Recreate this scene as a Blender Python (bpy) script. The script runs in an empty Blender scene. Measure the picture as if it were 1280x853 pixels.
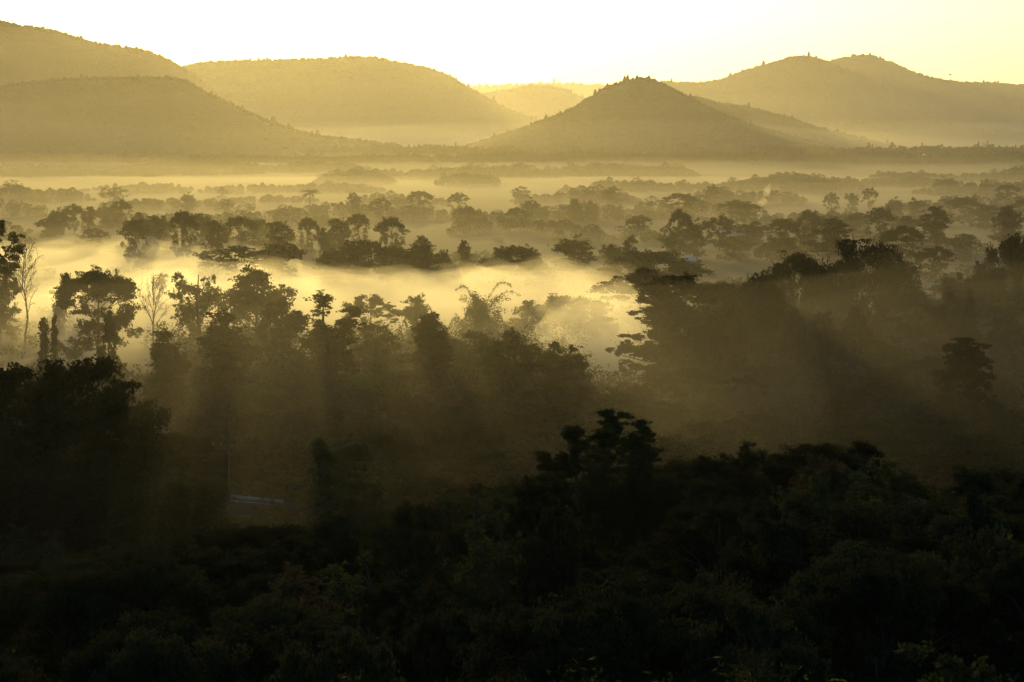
import bpy, math
import numpy as np
from mathutils import Vector

sc = bpy.context.scene
R = math.radians
rng = np.random.default_rng(7)

# ------------------------------------------------------------------ camera
CAM_Z = 55.0
LENS = 85.0
F = LENS / 36.0 * 1280.0            # focal length in photo pixels
HORIZON = 165.0                     # photo row of the horizon
PITCH = math.atan((426.5 - HORIZON) / F)
cam_d = bpy.data.cameras.new("camera"); cam = bpy.data.objects.new("camera", cam_d)
sc.collection.objects.link(cam); sc.camera = cam
cam.location = (0, 0, CAM_Z); cam.rotation_euler = (R(90) - PITCH, 0, 0)
cam_d.lens = LENS; cam_d.sensor_width = 36.0; cam_d.clip_start = 0.5; cam_d.clip_end = 80000

def at(px, py, Y):
    dx = (px - 640) / F; dy = (426.5 - py) / F
    cp, sp = math.cos(PITCH), math.sin(PITCH)
    d = (dx, cp + dy * sp, -sp + dy * cp)
    t = Y / d[1]
    return d[0] * t, Y, CAM_Z + d[2] * t

# ------------------------------------------------------------------ sky and sun
SUN_EL, SUN_AZ = R(5.4), R(-5.8)    # low, ahead and to the left
world = bpy.data.worlds.new("World"); sc.world = world; world.use_nodes = True
wn = world.node_tree.nodes; bg = wn["Background"]
sky = wn.new("ShaderNodeTexSky"); sky.sky_type = 'NISHITA'; sky.sun_disc = False
sky.sun_elevation = SUN_EL; sky.sun_rotation = SUN_AZ
sky.air_density = 0.88; sky.dust_density = 0.8; sky.ozone_density = 3.0; sky.altitude = 300
world.node_tree.links.new(sky.outputs[0], bg.inputs[0]); bg.inputs[1].default_value = 0.15
sl = bpy.data.lights.new("sun", 'SUN'); so = bpy.data.objects.new("sun", sl); sc.collection.objects.link(so)
sl.energy = 2.0; sl.angle = R(0.5); sl.color = (1.0, 0.71, 0.185)
sd = Vector((math.sin(SUN_AZ) * math.cos(SUN_EL), math.cos(SUN_AZ) * math.cos(SUN_EL), math.sin(SUN_EL)))
so.rotation_euler = sd.to_track_quat('Z', 'Y').to_euler(); so.location = (0, 0, 500)
vs = sc.view_settings; vs.view_transform = 'Standard'; vs.look = 'None'; vs.exposure = -0.25; vs.gamma = 1.0
cy = sc.cycles
cy.max_bounces = 4; cy.diffuse_bounces = 2; cy.glossy_bounces = 1; cy.transmission_bounces = 2
cy.volume_bounces = 1; cy.transparent_max_bounces = 128; cy.use_denoising = True
cy.caustics_reflective = False; cy.caustics_refractive = False

HAZE_D, VALLEY_D, MIST_D, LOW_D, POOL_D = 1.0e-5, 1.3e-5, 8.0e-5, 2.0e-4, 5.5e-3
ANISO = 0.72

# ------------------------------------------------------------------ helpers
def tag(o, label=None, cat=None, group=None, kind=None):
    for k, v in (("label", label), ("category", cat), ("group", group), ("kind", kind)):
        if v: o[k] = v
    return o

def link(o, parent=None):
    sc.collection.objects.link(o)
    if parent: o.parent = parent
    return o

def empty(name, loc, rz=0):
    o = bpy.data.objects.new(name, None); o.empty_display_size = 0.5
    o.location = loc; o.rotation_euler = (0, 0, rz); return link(o)

def mesh_np(name, verts, faces, mat, n=4, smooth=False):
    """faces: (k,n) int array, or list of such arrays with different n"""
    me = bpy.data.meshes.new(name)
    if not isinstance(faces, (list, tuple)): faces = [faces]
    faces = [np.asarray(f, dtype=np.int32) for f in faces if len(f)]
    verts = np.asarray(verts, dtype=np.float32)
    me.vertices.add(len(verts)); me.vertices.foreach_set("co", verts.ravel())
    tot = np.concatenate([np.full(len(f), f.shape[1], np.int32) for f in faces])
    idx = np.concatenate([f.ravel() for f in faces])
    me.loops.add(len(idx)); me.loops.foreach_set("vertex_index", idx)
    me.polygons.add(len(tot))
    me.polygons.foreach_set("loop_start", np.concatenate([[0], np.cumsum(tot)[:-1]]).astype(np.int32))
    me.polygons.foreach_set("loop_total", tot)
    if smooth: me.polygons.foreach_set("use_smooth", np.ones(len(tot), bool))
    me.update(calc_edges=True)
    if mat: me.materials.append(mat)
    return me

def obj(name, me, parent=None, loc=None):
    o = bpy.data.objects.new(name, me)
    if loc is not None: o.location = loc
    return link(o, parent)

class MB:
    def __init__(s): s.v = []; s.q = []; s.t = []; s.n = 0
    def add(s, v, q=(), t=()):
        v = np.asarray(v, float).reshape(-1, 3)
        if len(q): s.q.append(np.asarray(q) + s.n)
        if len(t): s.t.append(np.asarray(t) + s.n)
        s.v.append(v); s.n += len(v)
    def box(s, c, d, rz=0):
        c = np.array(c, float); x, y, z = np.array(d, float) / 2
        v = np.array([[a, b, e] for e in (-z, z) for a, b in ((-x, -y), (x, -y), (x, y), (-x, y))])
        ca, sa = math.cos(rz), math.sin(rz)
        v = np.c_[v[:, 0] * ca - v[:, 1] * sa, v[:, 0] * sa + v[:, 1] * ca, v[:, 2]] + c
        s.add(v, [[3, 2, 1, 0], [4, 5, 6, 7], [0, 1, 5, 4], [1, 2, 6, 5], [2, 3, 7, 6], [3, 0, 4, 7]])
    def tube(s, pts, rad, sides=6):
        pts = np.asarray(pts, float); k = len(pts)
        rad = np.broadcast_to(np.asarray(rad, float), (k,))
        tan = np.gradient(pts, axis=0); tan /= np.linalg.norm(tan, axis=1)[:, None] + 1e-9
        ref = np.where(np.abs(tan[:, 2:3]) > 0.9, [[1., 0, 0]], [[0, 0, 1.]])
        u = np.cross(tan, ref); u /= np.linalg.norm(u, axis=1)[:, None] + 1e-9
        w = np.cross(tan, u)
        a = np.arange(sides) * 2 * math.pi / sides
        v = pts[:, None] + rad[:, None, None] * (np.cos(a)[None, :, None] * u[:, None] + np.sin(a)[None, :, None] * w[:, None])
        q = [[i * sides + j, i * sides + (j + 1) % sides, (i + 1) * sides + (j + 1) % sides, (i + 1) * sides + j]
             for i in range(k - 1) for j in range(sides)]
        s.add(v.reshape(-1, 3), q)
    def leaves(s, c, size, stretch=0.55, g=None, up=0.0):
        n = len(c)
        if g is None: g = rng
        u = g.normal(size=(n, 3)); u[:, 2] *= 0.7; u /= np.linalg.norm(u, axis=1)[:, None]
        r = g.normal(size=(n, 3)); r[:, 2] += up
        w = np.cross(u, r); w /= np.linalg.norm(w, axis=1)[:, None] + 1e-9
        sz = (size * g.uniform(0.6, 1.4, n))[:, None]
        sag = np.cross(u, w) * sz * 0.12
        v = np.stack([c - u * sz * .5, c + w * sz * stretch * .5 + sag, c + u * sz * .5, c - w * sz * stretch * .5 + sag], 1)
        s.add(v.reshape(-1, 3), np.arange(4 * n).reshape(n, 4))
    def mesh(s, name, mat, smooth=False):
        f = []
        if s.q: f.append(np.concatenate(s.q))
        if s.t: f.append(np.concatenate(s.t))
        return mesh_np(name, np.concatenate(s.v), f, mat, smooth=smooth)

class Waves:
    """smooth pseudo noise: sum of randomly turned sines, about -1..1"""
    def __init__(s, wl, n=10, seed=0):
        g = np.random.default_rng(seed)
        a = g.uniform(0, 2 * math.pi, n); k = 2 * math.pi / (wl * g.uniform(0.45, 1.8, n))
        s.kx, s.ky, s.ph = k * np.cos(a), k * np.sin(a), g.uniform(0, 6.28, n)
        s.am = 1 / (k / k.min()) ** 0.6; s.am /= s.am.sum() * 0.55
    def __call__(s, x, y):
        x = np.asarray(x, float)[..., None]; y = np.asarray(y, float)[..., None]
        return (np.sin(x * s.kx + y * s.ky + s.ph) * s.am).sum(-1)

# ------------------------------------------------------------------ materials
def mat_new(name):
    m = bpy.data.materials.new(name); m.use_nodes = True
    nt = m.node_tree; nt.nodes.clear()
    out = nt.nodes.new("ShaderNodeOutputMaterial")
    return m, nt, out

def leaf_mat(name, a, b, transl=0.3, scale=0.6):
    m, nt, out = mat_new(name); N = nt.nodes.new; L = nt.links.new
    tc = N("ShaderNodeTexCoord"); no = N("ShaderNodeTexNoise"); no.inputs["Scale"].default_value = scale
    no.inputs["Detail"].default_value = 3
    L(tc.outputs["Object"], no.inputs["Vector"])
    oi = N("ShaderNodeObjectInfo"); mx = N("ShaderNodeMix"); mx.data_type = 'RGBA'
    rp = N("ShaderNodeMapRange"); rp.inputs[1].default_value = 0.3; rp.inputs[2].default_value = 0.7
    L(no.outputs[0], rp.inputs[0]); L(rp.outputs[0], mx.inputs[0])
    mx.inputs[6].default_value = (*a, 1); mx.inputs[7].default_value = (*b, 1)
    hs = N("ShaderNodeHueSaturation"); mr = N("ShaderNodeMapRange")
    mr.inputs[3].default_value = 0.75; mr.inputs[4].default_value = 1.25
    L(oi.outputs["Random"], mr.inputs[0]); L(mr.outputs[0], hs.inputs["Value"]); L(mx.outputs[2], hs.inputs["Color"])
    d = N("ShaderNodeBsdfDiffuse"); t = N("ShaderNodeBsdfTranslucent"); ms = N("ShaderNodeMixShader")
    ms.inputs[0].default_value = transl
    L(hs.outputs[0], d.inputs[0]); L(hs.outputs[0], t.inputs[0])
    L(d.outputs[0], ms.inputs[1]); L(t.outputs[0], ms.inputs[2]); L(ms.outputs[0], out.inputs[0])
    return m

def rough_mat(name, a, b, scale=2.0, rough=0.8, bump=0.3, metal=0.0):
    m, nt, out = mat_new(name); N = nt.nodes.new; L = nt.links.new
    p = N("ShaderNodeBsdfPrincipled"); tc = N("ShaderNodeTexCoord"); no = N("ShaderNodeTexNoise")
    no.inputs["Scale"].default_value = scale; no.inputs["Detail"].default_value = 6
    mx = N("ShaderNodeMix"); mx.data_type = 'RGBA'
    mx.inputs[6].default_value = (*a, 1); mx.inputs[7].default_value = (*b, 1)
    L(tc.outputs["Object"], no.inputs["Vector"]); L(no.outputs[0], mx.inputs[0]); L(mx.outputs[2], p.inputs["Base Color"])
    p.inputs["Roughness"].default_value = rough; p.inputs["Metallic"].default_value = metal
    if "Specular IOR Level" in p.inputs: p.inputs["Specular IOR Level"].default_value = 0.2
    bp = N("ShaderNodeBump"); bp.inputs["Strength"].default_value = bump
    L(no.outputs[0], bp.inputs["Height"]); L(bp.outputs[0], p.inputs["Normal"])
    L(p.outputs[0], out.inputs[0])
    return m

def vol_mat(name, density, color=(1.0, 0.96, 0.85), g=ANISO):
    m, nt, out = mat_new(name)
    p = nt.nodes.new("ShaderNodeVolumePrincipled")
    p.inputs["Density"].default_value = density; p.inputs["Density Attribute"].default_value = ""
    p.inputs["Color"].default_value = (*color, 1); p.inputs["Anisotropy"].default_value = g
    nt.links.new(p.outputs[0], out.inputs["Volume"])
    m.cycles.homogeneous_volume = True
    return m

LEAF = {
 'dark':  leaf_mat("leaf_dark_green", (0.046, 0.047, 0.018), (0.066, 0.066, 0.024), 0.22),
 'olive': leaf_mat("leaf_olive", (0.06, 0.075, 0.022), (0.09, 0.10, 0.035), 0.30),
 'brown': leaf_mat("leaf_backlit_brown", (0.075, 0.062, 0.026), (0.10, 0.08, 0.034), 0.36),  # warm glint of backlit leaves put into the base colour; also reed stems
 'pale':  leaf_mat("leaf_pale_green", (0.10, 0.12, 0.035), (0.15, 0.15, 0.05), 0.35),
}
M_BARK = rough_mat("bark", (0.05, 0.038, 0.028), (0.10, 0.08, 0.06), 3.0, 0.9, 0.5)
M_SOIL = rough_mat("grass_and_soil", (0.045, 0.05, 0.02), (0.085, 0.075, 0.04), 0.05, 0.95, 0.2)
M_HILL = rough_mat("forest_floor", (0.035, 0.045, 0.02), (0.06, 0.06, 0.03), 0.02, 0.95, 0.2)
M_CANOPY = rough_mat("distant_canopy", (0.04, 0.055, 0.022), (0.055, 0.068, 0.028), 0.02, 0.95, 0.0)
M_STEEL = rough_mat("galvanised_steel", (0.38, 0.39, 0.40), (0.52, 0.53, 0.54), 4.0, 0.55, 0.05, 0.3)
M_CONC = rough_mat("concrete", (0.28, 0.27, 0.25), (0.38, 0.37, 0.34), 3.0, 0.9, 0.2)
M_ROOF = rough_mat("pale_metal_roof", (0.42, 0.43, 0.44), (0.55, 0.56, 0.57), 1.0, 0.4, 0.05)
M_WALL = rough_mat("plaster_wall", (0.45, 0.42, 0.36), (0.6, 0.57, 0.5), 1.0, 0.85, 0.1)
M_WOOD = rough_mat("weathered_wood", (0.10, 0.075, 0.05), (0.17, 0.13, 0.09), 3.0, 0.85, 0.2)
M_GLASS = rough_mat("window_glass", (0.02, 0.02, 0.025), (0.03, 0.03, 0.035), 1.0, 0.08, 0.0)
M_ASPH = rough_mat("asphalt", (0.04, 0.04, 0.042), (0.06, 0.06, 0.06), 5.0, 0.85, 0.1)
M_BIRD = rough_mat("dark_feathers", (0.03, 0.028, 0.025), (0.05, 0.045, 0.04), 9.0, 0.8, 0.1)

# ------------------------------------------------------------------ ground
_w1, _w2, _w3 = Waves(45, 9, 3), Waves(260, 9, 4), Waves(1400, 8, 5)
def ground(x, y):
    x = np.asarray(x, float); y = np.asarray(y, float)
    h = np.interp(y, [-400, -60, 0, 40, 95, 150, 200, 235, 270, 310], [60, 54, 50, 37, 22, 19, 17, 9.5, 3.5, 0])
    side = 0.78 + 0.22 / (1 + np.exp(np.clip(-(x + 4) / 9.0, -60, 60)))
    h = np.where(y > 60, h * side, h)
    amp = np.clip((y - 60) / 100, 0, 1)
    h = h + amp * (0.7 * _w1(x, y) + np.clip((y - 400) / 400, 0, 1) * (1.2 * _w2(x, y) - 0.5))
    h = h + np.clip((y - 2600) / 2200, 0, 1) * (6 + 4 * _w3(x, y)) + np.clip((y - 3200) / 1200, 0, 1) * 14
    return h
g1 = lambda x, y: float(ground(np.array([x]), np.array([y]))[0])

ys = np.concatenate([np.linspace(-400, 60, 24), np.linspace(66, 420, 90), np.geomspace(425, 15500, 110)])
us = np.linspace(-1, 1, 121)
XX = us[None, :] * (420 + 0.75 * np.clip(ys, 0, None))[:, None]; YY = np.repeat(ys[:, None], 121, 1)
ZZ = ground(XX, YY)
nr, nc = XX.shape
ij = np.arange(nr * nc).reshape(nr, nc)
gq = np.stack([ij[:-1, :-1], ij[:-1, 1:], ij[1:, 1:], ij[1:, :-1]], -1).reshape(-1, 4)
tag(obj("ground", mesh_np("ground", np.stack([XX, YY, ZZ], -1).reshape(-1, 3), gq, M_SOIL, smooth=True)), kind="structure")

# ------------------------------------------------------------------ hills and their forest
ICO_V = []
_t = (1 + 5 ** .5) / 2
for a, b, c in ((0, 1, _t), (1, _t, 0), (_t, 0, 1)):
    for s1 in (1, -1):
        for s2 in (1, -1):
            v = [a, b, c]; k = [i for i in range(3) if v[i] != 0]; v[k[0]] *= s1; v[k[1]] *= s2; ICO_V.append(v)
ICO_V = np.array(ICO_V) / math.hypot(1, _t)
ICO_F = []
for i in range(12):
    for j in range(i + 1, 12):
        for k in range(j + 1, 12):
            d = [np.linalg.norm(ICO_V[p] - ICO_V[q]) for p, q in ((i, j), (j, k), (i, k))]
            if max(d) < 1.06:
                n = np.cross(ICO_V[j] - ICO_V[i], ICO_V[k] - ICO_V[i])
                ICO_F.append((i, j, k) if n @ ICO_V[i] > 0 else (i, k, j))
ICO_F = np.array(ICO_F)

def blobs(name, P, r, hgt, mat):
    """many small jagged tree crowns as one mesh (a wood that reads as one mass)"""
    n = len(P); g = np.random.default_rng(n)
    a = g.uniform(0, 6.28, n); ca, sa = np.cos(a)[:, None], np.sin(a)[:, None]
    V = np.repeat(ICO_V[None], n, 0) * g.uniform(0.7, 1.35, (n, 12, 1))
    V = np.stack([V[..., 0] * ca - V[..., 1] * sa, V[..., 0] * sa + V[..., 1] * ca, V[..., 2]], -1)
    V = V * np.stack([r, r, hgt], -1)[:, None] + P[:, None]
    Fq = ICO_F[None] + (np.arange(n) * 12)[:, None, None]
    return mesh_np(name, V.reshape(-1, 3), Fq.reshape(-1, 3), mat, smooth=True)

def hill(prof, D, depth, seed, ncrown, rough=0.06, cr=5.0, back=0.6):
    cr *= 0.72; ncrown = int(ncrown * 1.6)
    prof = np.array(prof, float)
    pxs = np.linspace(prof[0, 0], prof[-1, 0], 150)
    pys = np.interp(pxs, prof[:, 0], prof[:, 1])
    pys = np.convolve(np.pad(pys, 2, mode='edge'), [.15, .2, .3, .2, .15], 'valid')
    wob = Waves(depth * 1.2, 8, seed); gul = Waves(depth * 0.45, 10, seed + 50)
    xr = (pxs - 640) / F * D
    zr = np.array([at(p, q, D)[2] for p, q in zip(pxs, pys)]) - cr * 1.1
    vv = np.linspace(-1, back, 46)
    X = np.repeat(xr[:, None], len(vv), 1); V = np.repeat(vv[None], len(xr), 0)
    Y = D + depth * V
    fall = np.where(V < 0, 1 - np.abs(V), 1 - V / back * 0.9)
    s = np.clip(fall, 0, 1); s = s * s * (3 - 2 * s) * 0.55 + s * 0.45
    spur = 1 - np.abs(gul(X + 0.3 * Y, Y * 0.5))
    Z = zr[:, None] * s * (1 + rough * 7.0 * (spur - 0.6) * (1 - s) * (V < 0)) + depth * 0.028 * wob(X, Y) * (1 - s)
    Z -= 6 * (1 - np.clip(fall * 6, 0, 1))
    n1, n2 = X.shape; ij = np.arange(n1 * n2).reshape(n1, n2)
    q = np.stack([ij[:-1, :-1], ij[1:, :-1], ij[1:, 1:], ij[:-1, 1:]], -1).reshape(-1, 4)
    o = tag(obj("hill", mesh_np("hill", np.stack([X, Y, Z], -1).reshape(-1, 3), q, M_HILL, smooth=True)), kind="structure")
    g = np.random.default_rng(seed)
    fi = g.uniform(0, n1 - 1.001, ncrown)
    fj = (1 - np.abs(g.normal(0, 0.45, ncrown)) % 1.0) * (46 - 1) * (1 / (1 + back))
    fj[: ncrown // 5] = 45 / (1 + back) + g.normal(0, 0.35, ncrown // 5)
    fj = np.clip(fj, 0.2, 44)
    i0, j0 = fi.astype(int), fj.astype(int); a, b = fi - i0, fj - j0
    def bl(A): return (A[i0, j0] * (1 - a) * (1 - b) + A[i0 + 1, j0] * a * (1 - b) + A[i0, j0 + 1] * (1 - a) * b + A[i0 + 1, j0 + 1] * a * b)
    rr = cr * g.uniform(0.6, 1.25, ncrown); hh = rr * g.uniform(0.1, 0.22, ncrown); hh[: ncrown // 5] = rr[: ncrown // 5] * g.uniform(0.5, 1.5, ncrown // 5)
    big = g.random(ncrown) < 0.02; hh[big & (np.arange(ncrown) < ncrown // 5)] *= 2.0
    P = np.stack([bl(X), bl(Y), bl(Z) + hh * 0.5], -1)
    tag(obj("hill_forest", blobs("hill_forest", P, rr, hh, M_CANOPY)), kind="stuff")

hill([(-500, 60), (-250, 10), (-100, 15), (0, 25), (30, 32), (70, 37), (110, 50), (150, 58), (190, 63), (215, 76), (240, 90), (275, 118), (310, 150)], 6600, 1500, 11, 9000, cr=6)
hill([(120, 150), (180, 104), (235, 82), (260, 78), (300, 76), (350, 75), (400, 74), (440, 71), (470, 72), (510, 80), (545, 88), (565, 97), (590, 112), (630, 135), (680, 155), (720, 165)], 7600, 1500, 12, 9000, cr=6.5)
hill([(480, 150), (560, 130), (605, 118), (640, 112), (665, 108), (690, 108), (708, 113), (725, 122), (760, 138), (820, 160)], 9300, 1500, 13, 5000, cr=8)
hill([(-700, 120), (-420, 95), (-200, 118), (-60, 112), (0, 108), (40, 103), (80, 99), (120, 97), (160, 97), (190, 98), (215, 95), (235, 100), (255, 113), (280, 125), (310, 140), (340, 152), (370, 163), (400, 170), (430, 174), (500, 182)], 4700, 1000, 14, 11000, cr=4.5)
hill([(560, 190), (600, 178), (640, 165), (660, 158), (700, 143), (720, 133), (740, 120), (760, 108), (785, 100), (800, 97), (820, 101), (850, 117), (880, 133), (910, 146), (950, 160), (1000, 175), (1040, 184)], 5000, 800, 15, 9000, cr=4.5)
hill([(780, 150), (840, 128), (870, 122), (900, 130), (930, 133), (960, 142), (990, 148), (1010, 157), (1040, 165), (1080, 175), (1140, 188)], 5700, 700, 16, 6000, cr=5)
hill([(740, 150), (790, 122), (825, 102), (850, 103), (870, 105), (900, 100), (930, 88), (960, 80), (985, 72), (1005, 70), (1030, 77), (1055, 88), (1100, 110), (1150, 140), (1200, 165)], 8200, 1500, 17, 8000, cr=7)
hill([(960, 140), (1000, 98), (1030, 77), (1045, 73), (1065, 69), (1085, 68), (1100, 74), (1125, 84), (1150, 95), (1180, 101), (1200, 103), (1240, 104), (1280, 107), (1400, 90), (1600, 60), (1900, 110)], 8900, 1600, 18, 9000, cr=7)
hill([(1000, 178), (1040, 160), (1070, 153), (1100, 162), (1130, 172), (1180, 182)], 6600, 500, 19, 2500, cr=5)
hill([(1090, 180), (1130, 168), (1190, 159), (1250, 163), (1320, 172), (1420, 160), (1600, 150), (1800, 165)], 7100, 600, 20, 4000, cr=5)
hill([(300, 130), (480, 112), (600, 107), (650, 104), (700, 103), (760, 106), (840, 112), (960, 125), (1100, 130)], 13500, 1200, 21, 3000, cr=10)

# ------------------------------------------------------------------ air: haze box and mist banks
def closed_box(name, x0, x1, y0, y1, z0, z1, mat):
    b = MB(); b.box(((x0 + x1) / 2, (y0 + y1) / 2, (z0 + z1) / 2), (x1 - x0, y1 - y0, z1 - z0))
    return tag(obj(name, b.mesh(name, mat)), kind="stuff")
HX = 13500
closed_box("haze", -HX, HX, -600, 16500, -20, 470, vol_mat("haze_air", HAZE_D))

def bank(name, xfun, y0, y1, top, density, seed, wl, amp, ramp0, ramp1, nx=60, ny=90, color=(1.0, 0.96, 0.85), edge=0.12, bottom=-4.0):
    """closed mist bank: flat bottom below the ground, billowing top that thins out at its rims"""
    yv = np.geomspace(y0, y1, ny); uv = np.linspace(-1, 1, nx)
    cx, hw = xfun(yv)
    X = cx[:, None] + hw[:, None] * uv[None]; Y = np.repeat(yv[:, None], nx, 1)
    w = Waves(wl, 12, seed)
    z = top * (1 + amp * w(X, Y) + 0.4 * amp * Waves(wl * 0.36, 10, seed + 7)(X, Y))
    f = np.clip((Y - y0) / ramp0, 0, 1) * np.clip((y1 - Y) / ramp1, 0, 1) * np.clip((1 - np.abs(uv[None])) / edge, 0, 1)
    f = f * f * (3 - 2 * f)
    Zt = bottom + 0.2 + np.maximum(z - bottom, 0.5) * f
    n = ny * nx; ij = np.arange(n).reshape(ny, nx)
    top_q = np.stack([ij[:-1, :-1], ij[:-1, 1:], ij[1:, 1:], ij[1:, :-1]], -1).reshape(-1, 4)
    bot_q = top_q[:, ::-1] + n
    rim = np.concatenate([ij[0, :], ij[1:, -1], ij[-1, -2::-1], ij[-2:0:-1, 0]])
    nx_ = np.roll(rim, -1)
    side = np.stack([nx_, rim, rim + n, nx_ + n], -1)
    V = np.concatenate([np.stack([X, Y, Zt], -1).reshape(-1, 3), np.stack([X, Y, np.full_like(X, bottom)], -1).reshape(-1, 3)])
    return tag(obj(name, mesh_np(name, V, [np.concatenate([top_q, bot_q, side])], vol_mat(name + "_air", density, color))), kind="stuff")

fan = lambda k, b: (lambda y: (np.zeros_like(y), b + k * y))
for top_, sd_ in ((300, 29), (200, 30), (120, 31), (70, 28)):
    bank("valley_haze", fan(0.45, 150), 420, 12500, top_, VALLEY_D, sd_, 900 + top_ * 3, 0.3, 1500, 2000)
bank("valley_mist", fan(0.42, 120), 290, 3600, 30, MIST_D, 32, 420, 0.3, 300, 1300, ny=140)
bank("slope_mist", fan(0.34, 60), 182, 740, 26, 2.8e-4, 34, 120, 0.35, 210, 240, ny=120)
bank("foot_mist", fan(0.45, 100), 4250, 7200, 62, 1.5e-4, 36, 900, 0.55, 700, 1500)
bank("far_haze", fan(0.5, 100), 5000, 13000, 340, 4.5e-5, 35, 2500, 0.15, 1200, 1500)
bank("low_mist", fan(0.40, 100), 380, 3300, 10, LOW_D, 33, 170, 0.4, 160, 1000, nx=90, ny=170)
def pool(yc, pxc, wpx, y0, y1):
    def f(y):
        c = np.full_like(y, (pxc - 640) / F * yc); h = np.full_like(y, wpx / 2 / F * yc)
        t = np.clip((y - y0) / (y1 - y0), 0, 1)
        return c, h * (0.35 + 0.65 * np.sin(math.pi * t) ** 0.7)
    return f
bank("mist_pool", pool(740, 430, 1150, 500, 980), 500, 980, 11, POOL_D, 41, 62, 0.75, 170, 230, nx=130, ny=120, edge=0.45)
bank("mist_pool", pool(960, 30, 900, 640, 1200), 640, 1200, 8, POOL_D * 0.7, 42, 70, 0.75, 160, 190, nx=110, ny=120, edge=0.45)
bank("mist_pool", pool(620, 740, 260, 470, 760), 470, 760, 12, POOL_D * 1.6, 43, 50, 0.6, 110, 130, nx=60, ny=80, edge=0.7)

bank("drifting_mist", pool(390, 880, 420, 285, 500), 285, 500, 24, 2.8e-4, 44, 60, 0.5, 90, 90, nx=60, ny=60, edge=0.6)
bank("drifting_mist", pool(410, 330, 420, 300, 500), 300, 500, 22, 1.4e-4, 45, 60, 0.5, 90, 90, nx=60, ny=60, edge=0.6)

# ------------------------------------------------------------------ tree prototypes
def crown_points(cent, rad, n, g, subs=13):
    """leaf positions: each bough carries a spray of twigs of unequal length, each twig a tuft of leaves"""
    k = len(cent); d = g.normal(size=(k, subs, 3)); d[..., 2] += 0.25; d /= np.linalg.norm(d, axis=2)[..., None]
    tw = cent[:, None] + d * (g.uniform(0.25, 1.0, (k, subs, 1)) + (g.random((k, subs, 1)) < 0.12) * 0.45) * rad[:, None]
    sp = rad[:, None] * g.uniform(0.12, 0.34, (k, subs, 1)) * np.array([1, 1, 0.8])
    w = np.repeat((rad[:, 0] * rad[:, 2])[:, None], subs, 1) * g.uniform(0.5, 1.5, (k, subs)); w = w.ravel() / w.sum()
    i = g.choice(k * subs, n, p=w)
    return tw.reshape(-1, 3)[i] + np.clip(g.normal(size=(n, 3)), -1.5, 1.5) * sp.reshape(-1, 3)[i]

def limb(b, p0, p1, r0, r1, g, n=4, sag=0.08, sides=5):
    t = np.linspace(0, 1, n)[:, None]; p0, p1 = np.asarray(p0, float), np.asarray(p1, float)
    L = np.linalg.norm(p1 - p0)
    pts = p0 + (p1 - p0) * t + g.normal(0, 0.035, (n, 3)) * L * np.sin(t * math.pi)
    pts[:, 2] += np.sin(t[:, 0] * math.pi) * sag * L
    b.tube(pts, np.linspace(r0, r1, n), sides)

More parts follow.
